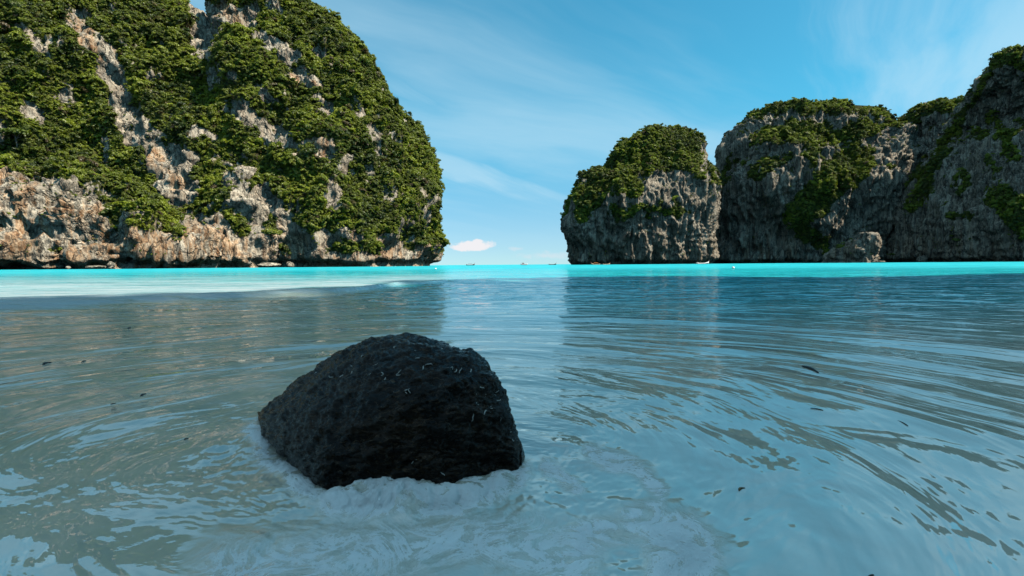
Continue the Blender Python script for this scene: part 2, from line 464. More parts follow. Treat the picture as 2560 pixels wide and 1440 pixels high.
def scatter_group():
    g = bpy.data.node_groups.new('plant_scatter', 'GeometryNodeTree')
    g.interface.new_socket('Geometry', in_out='INPUT', socket_type='NodeSocketGeometry')
    g.interface.new_socket('Geometry', in_out='OUTPUT', socket_type='NodeSocketGeometry')
    N = g.nodes; gi = N.new('NodeGroupInput'); go = N.new('NodeGroupOutput')
    ip = N.new('GeometryNodeInstanceOnPoints'); ci = N.new('GeometryNodeCollectionInfo')
    ci.inputs['Collection'].default_value = CROWN_COL
    ci.inputs['Separate Children'].default_value = True; ci.inputs['Reset Children'].default_value = True
    def na(name, typ):
        a = N.new('GeometryNodeInputNamedAttribute'); a.data_type = typ; a.inputs['Name'].default_value = name
        return a.outputs['Attribute']
    ip.inputs['Pick Instance'].default_value = True
    L = g.links
    L.new(gi.outputs[0], ip.inputs['Points']); L.new(ci.outputs[0], ip.inputs['Instance'])
    L.new(na('idx', 'FLOAT'), ip.inputs['Instance Index'])
    L.new(na('rot', 'FLOAT_VECTOR'), ip.inputs['Rotation']); L.new(na('size', 'FLOAT_VECTOR'), ip.inputs['Scale'])
    L.new(ip.outputs[0], go.inputs[0])
    return g
SCATTER = scatter_group()
def scatter(name, P, rot, sc, idx, label):
    rg = np.random.RandomState(len(P))
    s3 = sc[:, None]*(1+0.25*rg.normal(size=(len(P), 3)).clip(-1.2, 1.5))
    o = mesh_np(name, P, np.zeros((0, 4), int), M_LEAF, False, attrs={'rot': rot, 'size': s3, 'idx': idx.astype(float)+0.01})
    md = o.modifiers.new('scatter', 'NODES'); md.node_group = SCATTER
    tag(o, label, 'vegetation', kind='stuff')
    return o

def prof(pts, depth):
    """pixel outline points -> (x, z) at a depth"""
    Q = at([p[0] for p in pts], [p[1] for p in pts], depth); return Q[:, 0], Q[:, 2]

def keys_from(zs, left, right, yf, yb):
    """left/right: (depth, [(px,py)...]) outlines or constants; yf/yb: [(z,y)...]"""
    def side(sd):
        if isinstance(sd, list):
            a = np.array(sd, float); return np.interp(zs, a[:, 0], a[:, 1])
        x, z = prof(sd[1], sd[0]); i = np.argsort(z); return np.interp(zs, z[i], x[i])
    f = np.array(yf, float); b = np.array(yb, float)
    return list(zip(zs, side(left), side(right), np.interp(zs, f[:, 0], f[:, 1]), np.interp(zs, b[:, 0], b[:, 1])))

def fit(keys, e=2.5, shear=0.0, left=None, right=None, margin=3.0):
    """shift the sides of each section until its outline, seen from the beach, follows the photograph's"""
    K = np.array(keys, float); ph = np.linspace(0, 2*math.pi, 721)
    c = np.sign(np.cos(ph))*np.abs(np.cos(ph))**(2/e); s_ = np.sign(np.sin(ph))*np.abs(np.sin(ph))**(2/e)
    for it in range(14):
        cx0 = (K[0, 1]+K[0, 2])/2
        for r in K:
            X = (r[1]+r[2])/2+(r[2]-r[1])/2*c; Y = (r[3]+r[4])/2+(r[4]-r[3])/2*s_+shear*(X-cx0)
            q = X/Y
            for side, ol, sg in ((1, left, 1), (2, right, -1)):
                if ol is None: continue
                i = np.argmin(q) if side == 1 else np.argmax(q)
                px, py = project(np.array([[X[i], Y[i], max(r[0], 0)]]))
                o = np.array(ol, float); j = np.argsort(o[:, 1])
                tx = np.interp(py[0], o[j, 1], o[j, 0])
                r[side] += 0.6*((tx-px[0])/FPX*Y[i]+sg*margin*(1 if it == 13 else 0)/(0.6 if it == 13 else 1))
            if r[2] < r[1]+6:
                m = (r[1]+r[2])/2; r[1], r[2] = m-3, m+3
    return [tuple(r) for r in K]

# strokes marked on the photograph: where bare rock shows through the woods of the left headland
ROCK_L = [([(185, 40), (215, 80), (255, 125)], 20), ([(265, 140), (285, 200), (300, 260), (320, 320)], 22),
          ([(320, 300), (370, 360), (420, 420), (455, 470)], 34), ([(400, 380), (460, 400)], 24), ([(480, 330), (540, 350)], 10),
          ([(400, 470), (470, 500)], 18), ([(500, 20), (515, 60), (508, 120)], 26), ([(530, 30), (620, 50)], 20),
          ([(660, 95), (700, 120), (725, 145)], 20), ([(600, 270), (660, 320), (735, 365)], 20), ([(735, 185), (785, 205)], 13),
          ([(770, 350), (815, 370)], 16), ([(820, 480), (842, 512)], 12), ([(660, 490), (700, 540), (725, 590)], 24),
          ([(760, 610), (830, 600)], 22), ([(862, 575), (892, 605)], 12), ([(960, 600), (1000, 640)], 18),
          ([(1040, 632), (1090, 640)], 10), ([(740, 642), (1080, 648)], 9), ([(0, 480), (100, 500), (210, 560)], 55),
          ([(0, 570), (150, 600), (300, 610), (640, 640)], 30), ([(480, 560), (560, 600), (620, 620)], 26),
          ([(580, 450), (640, 540), (645, 620)], 18), ([(880, 255), (905, 285)], 8), ([(930, 330), (955, 385)], 10),
          ([(790, 250), (830, 290)], 8), ([(640, 220), (690, 250)], 8), ([(40, 60), (90, 110)], 9), ([(60, 270), (110, 300)], 12)]
WARM_L = [([(185, 40), (255, 125)], 30), ([(380, 390), (440, 450)], 22), ([(0, 500), (120, 560), (300, 620), (520, 640)], 70),
          ([(560, 20), (600, 40)], 18), ([(720, 190), (790, 220)], 14), ([(770, 350), (815, 370)], 18), ([(960, 640), (1090, 650)], 14)]

zB = [-4, 0, 8, 20, 40, 60, 80, 100, 125, 150, 175, 200, 215, 228, 236]
kB = keys_from(zB, [(-4, -330), (60, -318), (120, -280), (160, -252), (205, -245), (228, -240), (236, -225)],
               (425, [(1102, 690), (1102, 662), (1110, 640), (1110, 560), (1094, 500), (1078, 440), (1062, 390), (1036, 330), (986, 262), (938, 200), (878, 110), (800, 60), (722, 18), (640, -15), (600, -32)]),
               [(-4, 345), (30, 349), (120, 378), (180, 402), (215, 418), (236, 440)],
               [(-4, 540), (120, 530), (200, 505), (228, 480), (236, 460)])
zA = [-4, 0, 10, 30, 60, 90, 120, 150, 175, 200, 225, 240]
kA = keys_from(zA, [(-4, -520), (120, -480), (240, -360)],
               [(-4, -168), (10, -166), (30, -172), (60, -186), (90, -200), (120, -212), (150, -222), (175, -229), (200, -246), (225, -275), (240, -320)],
               [(-4, 322), (30, 326), (120, 352), (180, 376), (225, 400), (240, 410)],
               [(-4, 470), (150, 460), (225, 440), (240, 425)])
zC = [-4, 0, 8, 18, 30, 42, 52, 58]
kC = keys_from(zC, [(-4, -380), (40, -370), (58, -300)],
               [(-4, -178), (8, -176), (18, -186), (30, -206), (42, -226), (52, -246), (58, -268)],
               [(-4, 262), (8, 260), (25, 264), (42, 272), (52, 282), (58, 292)],
               [(-4, 360), (42, 350), (58, 310)])
zD = [-4, 0, 8, 20, 34, 48, 60, 68]
kD = keys_from(zD, [(-4, -215), (34, -200), (68, -186)], [(-4, -150), (20, -154), (48, -166), (68, -178)],
               [(-4, 318), (20, 322), (48, 334), (68, 350)], [(-4, 400), (68, 370)])

kB = fit(kB, 2.5, 0.0, None, [(1102, 690), (1102, 662), (1108, 640), (1106, 560), (1090, 500), (1073, 440), (1058, 390), (1032, 330), (982, 262), (934, 200), (874, 110), (796, 60), (716, 18), (640, -15), (600, -32)], 2.0)
cliff('headland_left', 'tall limestone headland on the left, mostly covered in green jungle',
      [dict(keys=kB, cell=0.95, e=2.5, seed=1, big=20, flute=8, rock=ROCK_L, warm=WARM_L, base_veg=0.85, slope_gain=0.5),
       dict(keys=kA, cell=0.90, e=2.4, shear=0.30, seed=2, big=22, flute=9, rock=ROCK_L, warm=WARM_L, base_veg=0.85, slope_gain=0.5),
       dict(keys=kC, cell=0.55, e=2.3, shear=0.16, seed=3, big=16, flute=7, block=9, rock=ROCK_L, warm=WARM_L, base_veg=0.65, rough=1.1, notch=8),
       dict(keys=kD, cell=0.75, e=2.2, shear=0.1, seed=4, rock=ROCK_L, warm=WARM_L, base_veg=0.5, notch=8)],
      'dense green jungle growing over the left headland', 0.36, 2.25, 71)

# island in the gap, first of the right-hand group
ROCK_E = [([(1640, 460), (1720, 480)], 42), ([(1740, 470), (1760, 600)], 18), ([(1600, 500), (1540, 505)], 16),
          ([(1480, 600), (1760, 610)], 55), ([(1560, 560), (1740, 560)], 22), ([(1755, 360), (1768, 470)], 7), ([(1425, 560), (1420, 660)], 12)]
GREEN_E = [([(1660, 345), (1720, 350), (1740, 420)], 30), ([(1560, 400), (1640, 390)], 40), ([(1560, 450), (1600, 460)], 30),
           ([(1540, 540), (1600, 530), (1660, 520), (1710, 540)], 17), ([(1720, 560), (1770, 590)], 14), ([(1450, 500), (1450, 560), (1440, 640)], 14), ([(1490, 480), (1470, 530)], 14)]
OUT_E = ([(1430, 680), (1430, 662), (1420, 620), (1413, 590), (1411, 550), (1421, 510), (1452, 466), (1508, 442), (1528, 402), (1560, 372), (1600, 345), (1640, 328), (1665, 322)],
         [(1792, 680), (1790, 560), (1782, 490), (1762, 440), (1757, 390), (1748, 352), (1728, 330), (1700, 322)])
OUT_F = ([(1766, 680), (1768, 560), (1776, 490), (1793, 445), (1802, 390), (1836, 358), (1868, 346), (1880, 300), (1894, 274), (1940, 258), (1970, 252)],
         [(2310, 680), (2310, 400), (2240, 330), (2208, 293), (2185, 278), (2150, 266), (2120, 262)])
OUT_G = [(2150, 680), (2160, 500), (2200, 380), (2262, 302), (2312, 280), (2372, 262), (2430, 250)]
OUT_H = [(2205, 680), (2205, 655), (2212, 600), (2252, 500), (2290, 430), (2340, 372), (2395, 292), (2428, 232), (2450, 198), (2482, 150), (2512, 128), (2530, 118)]
zE = [-4, 0, 8, 25, 45, 62, 78, 90, 98, 112, 124, 134, 142, 147]
kE = keys_from(zE, (560, [(1430, 680), (1430, 662), (1420, 620), (1413, 590), (1411, 550), (1421, 510), (1452, 466), (1508, 442), (1528, 402), (1560, 372), (1600, 345), (1640, 328), (1665, 322)]),
               (560, [(1776, 680), (1776, 600), (1772, 500), (1770, 430), (1768, 390), (1758, 352), (1735, 330), (1705, 322)]),
               [(-4, 526), (8, 524), (36, 517), (60, 508), (72, 511), (90, 519), (112, 530), (134, 546), (147, 562)],
               [(-4, 640), (90, 630), (134, 600), (147, 585)])
kE = fit(kE, 2.5, 0.14, OUT_E[0], OUT_E[1], 3.5)
cliff('rock_island', 'domed limestone island left of the narrow cleft, green on top, bare below',
      [dict(keys=kE, cell=0.95, e=2.5, shear=0.14, seed=7, karst=6.5, block=1.0, big=17, flute=9, rock=ROCK_E, green=GREEN_E, base_veg=0.45, slope_gain=1.2, notch=7, rough=1.0)],
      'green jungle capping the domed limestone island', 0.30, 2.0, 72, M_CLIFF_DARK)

GREEN_F = [([(1880, 280), (1960, 258), (2030, 268), (2180, 262), (2240, 285)], 17), ([(1900, 345), (2000, 325), (2080, 340), (2180, 318)], 20),
           ([(1880, 430), (1960, 400)], 12), ([(2000, 540), (2080, 460), (2140, 400)], 42), ([(1990, 560), (2070, 620)], 18),
           ([(1795, 470), (1830, 400)], 10), ([(2010, 330), (2040, 400)], 14)]
zF = [-4, 0, 8, 30, 60, 90, 120, 140, 155, 168, 178, 184]
kF = keys_from(zF, (600, [(1776, 680), (1776, 600), (1780, 540), (1783, 450), (1792, 390), (1828, 358), (1860, 346), (1870, 300), (1892, 274), (1940, 258), (1970, 252)]),
               (620, [(2330, 680), (2330, 400), (2262, 330), (2238, 293), (2215, 278), (2180, 266), (2150, 262)]),
               [(-4, 572), (30, 566), (60, 556), (84, 546), (100, 554), (130, 576), (160, 592), (178, 610), (184, 622)],
               [(-4, 760), (120, 740), (178, 680), (184, 660)])
zG = [-4, 0, 20, 60, 100, 130, 150, 162, 172, 178]
kG = keys_from(zG, (560, [(2150, 680), (2160, 500), (2190, 380), (2236, 300), (2280, 276), (2340, 258), (2400, 248)]),
               [(-4, 640), (150, 620), (178, 560)],
               [(-4, 510), (60, 520), (120, 540), (162, 560), (178, 580)], [(-4, 700), (150, 690), (178, 610)])
kF = fit(kF, 2.8, 0.14, OUT_F[0], OUT_F[1], 4.0)
kG = fit(kG, 2.5, 0.0, OUT_G, None, 4.0)
GREEN_G = [([(2250, 300), (2300, 280), (2395, 258)], 16), ([(2200, 380), (2150, 470)], 12)]
cliff('cliff_behind', 'rugged grey limestone cliffs with twin rounded tops right of the cleft',
      [dict(keys=kF, cell=1.0, e=2.8, shear=0.14, seed=9, karst=6.5, block=1.0, big=26, flute=11, green=GREEN_F, base_veg=-0.05, slope_gain=1.2, notch=7, rough=1.15),
       dict(keys=kG, cell=1.1, e=2.5, seed=10, karst=6.5, block=1.0, big=20, flute=10, green=GREEN_G, base_veg=0.0, slope_gain=1.2, notch=7, rough=1.1)],
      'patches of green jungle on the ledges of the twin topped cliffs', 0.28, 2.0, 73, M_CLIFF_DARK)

GREEN_H = [([(2275, 520), (2330, 425), (2420, 262), (2500, 150)], 13), ([(2400, 470), (2415, 440)], 11), ([(2478, 290), (2500, 330)], 10),
           ([(2520, 350), (2540, 390)], 13), ([(2500, 500), (2560, 555), (2560, 520)], 32), ([(2440, 330), (2460, 340)], 9),
           ([(2490, 150), (2530, 135), (2560, 165)], 22), ([(2300, 440), (2320, 480)], 16), ([(2420, 550), (2380, 530)], 8), ([(2470, 400), (2490, 420)], 8)]
zH = [-4, 0, 10, 30, 55, 80, 105, 130, 150, 165, 175, 180]
kH = keys_from(zH, (440, [(2205, 680), (2205, 655), (2212, 600), (2252, 500), (2290, 430), (2340, 372), (2395, 292), (2428, 232), (2450, 198), (2482, 150), (2512, 128), (2530, 118)]),
               [(-4, 640), (105, 590), (150, 510), (168, 470), (180, 440)],
               [(-4, 398), (20, 396), (45, 396), (60, 400), (90, 412), (130, 428), (165, 442), (180, 450)], [(-4, 620), (130, 560), (180, 462)])
kH = fit(kH, 4.0, 0.10, OUT_H, None, 4.0)
zI = [-4, 0, 5, 10, 16, 21, 25, 27]
kI = keys_from(zI, (470, [(2112, 680), (2112, 655), (2118, 635), (2140, 610), (2150, 588), (2156, 580)]),
               (470, [(2196, 680), (2196, 655), (2194, 620), (2188, 600), (2176, 590), (2168, 582)]),
               [(-4, 455), (27, 464)], [(-4, 520), (27, 480)])
cliff('cliff_right', 'steep grey fluted limestone peak at the right edge with scattered shrubs',
      [dict(keys=kH, cell=0.95, e=4.0, shear=0.10, seed=12, karst=6.5, block=1.0, big=12, flute=6, green=GREEN_H, base_veg=-0.05, slope_gain=1.0, notch=7, rough=1.15),
       dict(keys=kI, cell=0.7, e=2.4, seed=13, base_veg=-0.3, notch=2.5, rough=0.6)],
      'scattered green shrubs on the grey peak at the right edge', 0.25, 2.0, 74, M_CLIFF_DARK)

# cliff at the end of the beach, right of the frame: its shade lies over the near water
zK = [-4, 0, 18, 34, 48, 64, 78, 86, 96, 100]
kK = list(zip(zK, [51, 50, 50, 50, 50.5, 51, 51, 51.5, 53, 60], [190, 190, 185, 180, 176, 170, 165, 160, 150, 120],
              [-230, -230, -225, -220, -215, -210, -205, -200, -190, -150], [14, 12, 9, 6, 4, 2, 0, -7, -21, -56]))
cliff('cliff_beside_beach', 'wooded limestone cliff at the end of the beach, right of the view',
      [dict(keys=kK, cell=2.4, e=5.0, seed=15, big=1.2, flute=1.5, block=0.3, base_veg=0.7, slope_gain=0.5, rough=0.3, back=True, notch=2)],
      'green jungle on the wooded cliff beside the beach', 0.05, 4.0, 75)

# wooded slope that closes the bay behind the beach
zM = [-4, 0, 12, 25, 38, 50, 58, 62]
kM = list(zip(zM, [-190, -190, -180, -165, -150, -130, -110, -90], [46, 46, 44, 42, 38, 30, 15, -5],
              [-200, -200, -195, -190, -180, -170, -160, -150], [-44, -46, -52, -60, -70, -84, -98, -110]))
cliff('slope_behind_beach', 'wooded limestone slope closing the bay behind the beach',
      [dict(keys=kM, cell=2.6, e=3.0, seed=19, big=8, flute=3, block=2, base_veg=0.9, slope_gain=0.3, rough=0.5, back=True, notch=0)],
      'green jungle on the slope behind the beach', 0.06, 4.0, 76)

# ---------------------------------------------------------------- the sea
RC = np.array([-0.45, 2.05])                    # the boulder the near waves run around
CREST = on_plane([-500, 0, 300, 600, 850, 1000, 1120, 1280, 1500, 1900, 2600], [800, 771, 757, 741, 729, 713, 704, 708, 704, 700, 700])
def crest_y(x):
    o = np.argsort(CREST[:, 0]); return np.interp(x, CREST[o, 0], CREST[o, 1])
ROCK_TOP = [(648, 1027), (665, 1012), (700, 985), (760, 936), (800, 914), (845, 878), (900, 857), (960, 843), (1020, 837), (1070, 842), (1130, 860), (1188, 882), (1222, 915), (1249, 952), (1271, 1000), (1288, 1055), (1300, 1092), (1308, 1115), (1312, 1140)]
ROCK_BOT = [(648, 1030), (665, 1085), (700, 1128), (760, 1196), (820, 1232), (900, 1226), (990, 1218), (1060, 1216), (1110, 1222), (1180, 1200), (1250, 1184), (1290, 1174), (1304, 1164), (1312, 1146)]
def water_height(x, y):
    dx, dy = (x-RC[0])/1.12, y-RC[1]
    rho = np.hypot(dx, dy); th = np.arctan2(dx, dy)
    c, s = np.cos(th), np.sin(th)
    warp = 0.9*perlin(x*0.55, y*0.55, 0*x+2.2)+0.35*perlin(x*1.6, y*1.6, 0*x+7)
    near = np.exp(-(rho/7.0)**2)
    q = rho*1.35+warp
    ring = fbm(1.25*c, 1.25*s, q, 2, 0.45)*0.050
    ring = ring+fbm(3.0*c+5, 3.0*s, q*2.4, 3, 0.5)*0.013
    ring = ring*(0.35+0.65*sstep(rho, 0.7, 1.6))
    far = np.clip(y, 1, 4000)
    amp = 0.045*sstep(y, 5, 25)+0.05*sstep(y, 20, 60)
    sw = fbm(x/6.5+0.3*perlin(x/8, y/8, 0*x), y/2.4, 0*x+1.3, 4, 0.55)*amp
    sw = sw+perlin(x/30, y/9, 0*x+4.4)*0.08*sstep(y, 15, 50)
    small = fbm(x/1.5+0.4*perlin(x/3, y/3, 0*x+6), y/0.85, 0*x+9.1, 3, 0.5)*0.045*sstep(rho, 4, 10)
    h = ring*near+sw+small*np.exp(-(rho/60)**2)
    # the little wave running in
    yc = crest_y(x)+0.35*perlin(x/2.2, 0*x, 0*x+3)
    a = 0.125*(0.75+0.5*perlin(x/4.0, 0*x, 0*x+8))*np.exp(-((x+5.0)/9.0)**2)
    dyc = y-yc
    h = h+a*np.where(dyc < 0, np.exp(-(dyc/0.55)**2), np.exp(-(dyc/2.6)**2))
    # surge against the front of the boulder
    P = np.stack([x, y, 0*x], -1)
    px, py = project(P)
    mound = 0*x
    for (mx, my, mr, mh) in ((900, 1236, 34, .040), (952, 1232, 44, .062), (1006, 1236, 40, .055), (1056, 1238, 34, .040), (846, 1250, 30, .028), (1112, 1240, 30, .030), (1180, 1222, 34, .018), (1250, 1200, 30, .016), (980, 1268, 60, .020), (770, 1226, 36, .015)):
        q = ((px-mx)/mr)**2+((py-my)/(mr*0.8))**2
        mound = np.maximum(mound, 0.8*mh*np.sqrt(np.clip(1-q*0.62, 0, 1)))
    turb = fbm(x*7, y*7, 0*x+1, 4, 0.6)
    bil = np.abs(fbm(x*5.5, y*5.5, 0*x+4, 3, 0.55))
    h = h+mound*(0.55+1.0*np.abs(fbm(x*3.2, y*3.2, 0*x+2, 3, 0.5))+0.5*bil+0.7*fbm(x*24, y*24, 0*x, 4, 0.65))
    zone = near_stroke(px, py, [([(560, 1160), (760, 1270), (980, 1310), (1300, 1240), (1420, 1180)], 70), ([(1300, 1330), (1700, 1400)], 130), ([(700, 1400), (1300, 1360)], 60)])
    h = h+zone*turb*0.018
    return h, rho, c, s, px, py

def build_sea():
    r = [0.35]
    while r[-1] < 4.2: r.append(r[-1]*1.0058)
    while r[-1] < 42: r.append(r[-1]*1.0125)
    while r[-1] < 30000: r.append(r[-1]*1.035)
    r = np.array(r)
    a = np.concatenate([np.linspace(-R(47.5), R(47.5), 760), np.linspace(R(47.5), R(360-47.5), 70)[1:-1]])
    Rr, A = np.meshgrid(r, a, indexing='ij')
    X = Rr*np.sin(A); Y = Rr*np.cos(A)
    x, y = X.ravel(), Y.ravel()
    h, rho, c, s, px, py = water_height(x, y)
    h = h*(1-sstep(np.hypot(x, y), 900, 3000)); h[np.hypot(x, y) < 0.5] *= 0.3
    front = (y > 0.3)
    jx = px+60*fbm(x*3, y*3, 0*x, 5, 0.6); jy = py+55*fbm(x*3+5, y*3, 0*x, 5, 0.6)
    froth = 0.55*near_stroke(jx, jy, [([(560, 1420), (900, 1390), (1200, 1345), (1450, 1400)], 70)], True)
    froth = np.maximum(froth, 1.0*near_stroke(jx, jy, [([(1690, 1345), (1740, 1390), (1700, 1440)], 58)], True))
    froth = np.maximum(froth, 0.75*near_stroke(jx, jy, [([(1380, 1175), (1420, 1190), (1440, 1220)], 18), ([(1500, 1130), (1580, 1160), (1640, 1230)], 20), ([(1450, 1360), (1620, 1290), (1650, 1330)], 40)], True))
    froth = np.maximum(froth, 0.9*near_stroke(jx, jy, [([(820, 1262), (980, 1258), (1120, 1250), (1290, 1200)], 34), ([(640, 1080), (690, 1160), (770, 1230)], 26)], True))
    froth = np.maximum(froth, 0.95*near_stroke(jx, jy, [([(930, 1225), (1030, 1225)], 40)], True))
    froth = froth*front
    # broken white water behind the wave on the left
    dyc = y-crest_y(x)
    wash = sstep(dyc, -1.5, -0.5)*(1-sstep(dyc, 3, 55))*(1-sstep(x, -7, 3))*front
    thin = sstep(dyc, -0.2, 0.2)*(1-sstep(dyc, 0.6, 3.0))*(1-sstep(x, -2, 5))*sstep(x, -12, -5)*front*0.5
    wash = np.maximum(wash, thin)
    clear = sstep(dyc+2.0*perlin(x/5, y/5, 0*x), -3.0, 7.0)*(1-0.75*sstep(x, -1, 8))
    right = sstep(x+0.25*y, -3.5, 2.0)
    clear = np.maximum(clear, (0.25+0.75*right)*sstep(np.log(np.maximum(y, 0.5))+0.22*perlin(x/5, y/3, 0*x), math.log(2.6), math.log(30))*np.clip(right+sstep(y, 14, 30), 0, 1))
    sea = mesh_np('sea', np.stack([x, y, h], -1), grid_faces(len(r), len(a), True), M_SEA, True,
                  attrs={'ringco': np.stack([c, s, rho], -1), 'froth': froth, 'wash': wash, 'deep': clear})
    tag(sea, 'shallow turquoise bay water turning cloudy grey near the boulder', 'water', kind='structure')
    return sea

def mat_sea():
    m = bpy.data.materials.new('sea_water'); m.use_nodes = True
    t = NT(m.node_tree); out = t.n('ShaderNodeOutputMaterial')
    geo = t.n('ShaderNodeNewGeometry'); P = geo.outputs['Position']
    ring = t.n('ShaderNodeAttribute', attribute_name='ringco').outputs['Vector']
    froth = t.n('ShaderNodeAttribute', attribute_name='froth').outputs['Fac']
    wash = t.n('ShaderNodeAttribute', attribute_name='wash').outputs['Fac']
    deep = t.n('ShaderNodeAttribute', attribute_name='deep').outputs['Fac']
    sp = t.n('ShaderNodeSeparateXYZ'); t.l(P, sp.inputs[0])
    dist = t.vmath('LENGTH', P); dist = dist.node.outputs['Value']
    # body of the water: suspended sand near the shore, clear turquoise further out
    n_b = t.noise(t.scale(P, (0.35, 1, 1)), 0.35, 4, 0.55)
    n_c = t.noise(t.scale(ring, (1.6, 1.6, 0.9)), 1.6, 5, 0.6, 0.5)
    sand = t.mix(t.ramp(n_c, 0.33, 0.68), C4(0.52, 0.49, 0.38), C4(0.66, 0.58, 0.46))
    turq = t.mix(t.ramp(n_b, 0.35, 0.7), C4(0.008, 0.31, 0.37), C4(0.02, 0.47, 0.51))
    aqua = t.mix(t.ramp(n_b, 0.35, 0.7), C4(0.10, 0.42, 0.44), C4(0.20, 0.54, 0.53))
    body = t.mix(t.ramp(deep, 0.0, 0.5, smooth=False), sand, aqua)
    body = t.mix(t.ramp(deep, 0.5, 1.0, smooth=False), body, turq)
    n_w = t.noise(t.scale(P, (0.10, 0.9, 1)), 1.3, 6, 0.65, 0.4)
    n_w2 = t.noise(t.scale(P, (0.5, 3.0, 1)), 1.1, 5, 0.65, 0.6)
    wf = t.math('MULTIPLY', t.math('MULTIPLY', wash, t.ramp(t.math('ADD', n_w, t.math('MULTIPLY', wash, 0.35)), 0.45, 1.0)), t.ramp(n_w2, 0.25, 0.6, 0.55, 1.0), clamp=True)
    body = t.mix(wf, body, C4(0.36, 0.38, 0.38))
    # froth: webs and clots
    n_f = t.noise(P, 5.5, 9, 0.66, 1.9)
    n_g = t.noise(P, 38.0, 5, 0.7, 0.6)
    lace = t.math('SUBTRACT', 1.0, t.math('MULTIPLY', t.math('ABSOLUTE', t.math('SUBTRACT', n_f, 0.5)), 6.5))
    web = t.math('ADD', t.math('MULTIPLY', lace, 0.55), t.math('MULTIPLY', n_g, 0.6))
    ff = t.ramp(t.math('ADD', web, t.math('MULTIPLY', froth, 0.45)), 0.74, 1.02)
    ff = t.math('MULTIPLY', ff, t.ramp(froth, 0.0, 0.6))
    body = t.mix(t.math('MULTIPLY', ff, 0.9), body, C4(0.85, 0.84, 0.82))
    dif = t.n('ShaderNodeBsdfDiffuse'); t.l(body, dif.inputs[0])
    # ripples
    nr1 = t.noise(t.scale(ring, (1.15, 1.15, 2.7)), 1.0, 4, 0.47, 0.6)
    nr2 = t.noise(t.scale(ring, (9, 9, 17)), 1.0, 3, 0.5, 0.3)
    nq = t.noise(t.scale(P, (0.6, 1.25, 1)), 1.2, 4, 0.5, 0.6)
    nearw = t.ramp(dist, 3.0, 14.0, 1.0, 0.0)
    hr = t.math('ADD', t.math('MULTIPLY', nr1, 0.078), t.math('MULTIPLY', nr2, 0.0026))
    hq = t.math('MULTIPLY', nq, 0.17)
    hh = t.math('ADD', t.math('MULTIPLY', hr, nearw), t.math('MULTIPLY', hq, t.math('SUBTRACT', 1.0, nearw)))
    hh = t.math('ADD', hh, t.math('MULTIPLY', t.math('MULTIPLY', web, froth), 0.010))
    bp = t.n('ShaderNodeBump'); bp.inputs['Strength'].default_value = 1.0; bp.inputs['Distance'].default_value = 1.0
    t.l(hh, bp.inputs['Height'])
    t.l(bp.outputs[0], dif.inputs['Normal'])
    gl = t.n('ShaderNodeBsdfGlossy'); gl.inputs[0].default_value = C4(1, 1, 1)
    t.l(bp.outputs[0], gl.inputs['Normal'])
    rg = t.math('ADD', t.ramp(dist, 16, 110, 0.02, 0.22), t.math('MULTIPLY', t.math('MAXIMUM', ff, wf), 0.4))
    t.l(rg, gl.inputs['Roughness'])
    fr = t.n('ShaderNodeFresnel'); fr.inputs['IOR'].default_value = 3.1; t.l(bp.outputs[0], fr.inputs['Normal'])
    fac = t.math('MULTIPLY', t.math('MINIMUM', fr.outputs[0], 0.62), t.ramp(dist, 22, 120, 1.0, 0.35))
    fac = t.math('MULTIPLY', fac, t.math('SUBTRACT', 1.0, t.math('MULTIPLY', t.math('MAXIMUM', ff, wf), 0.75)))
    ms = t.n('ShaderNodeMixShader'); t.l(fac, ms.inputs[0]); t.l(dif.outputs[0], ms.inputs[1]); t.l(gl.outputs[0], ms.inputs[2])
    t.l(ms.outputs[0], out.inputs[0])
    return m
M_SEA = mat_sea()
build_sea()

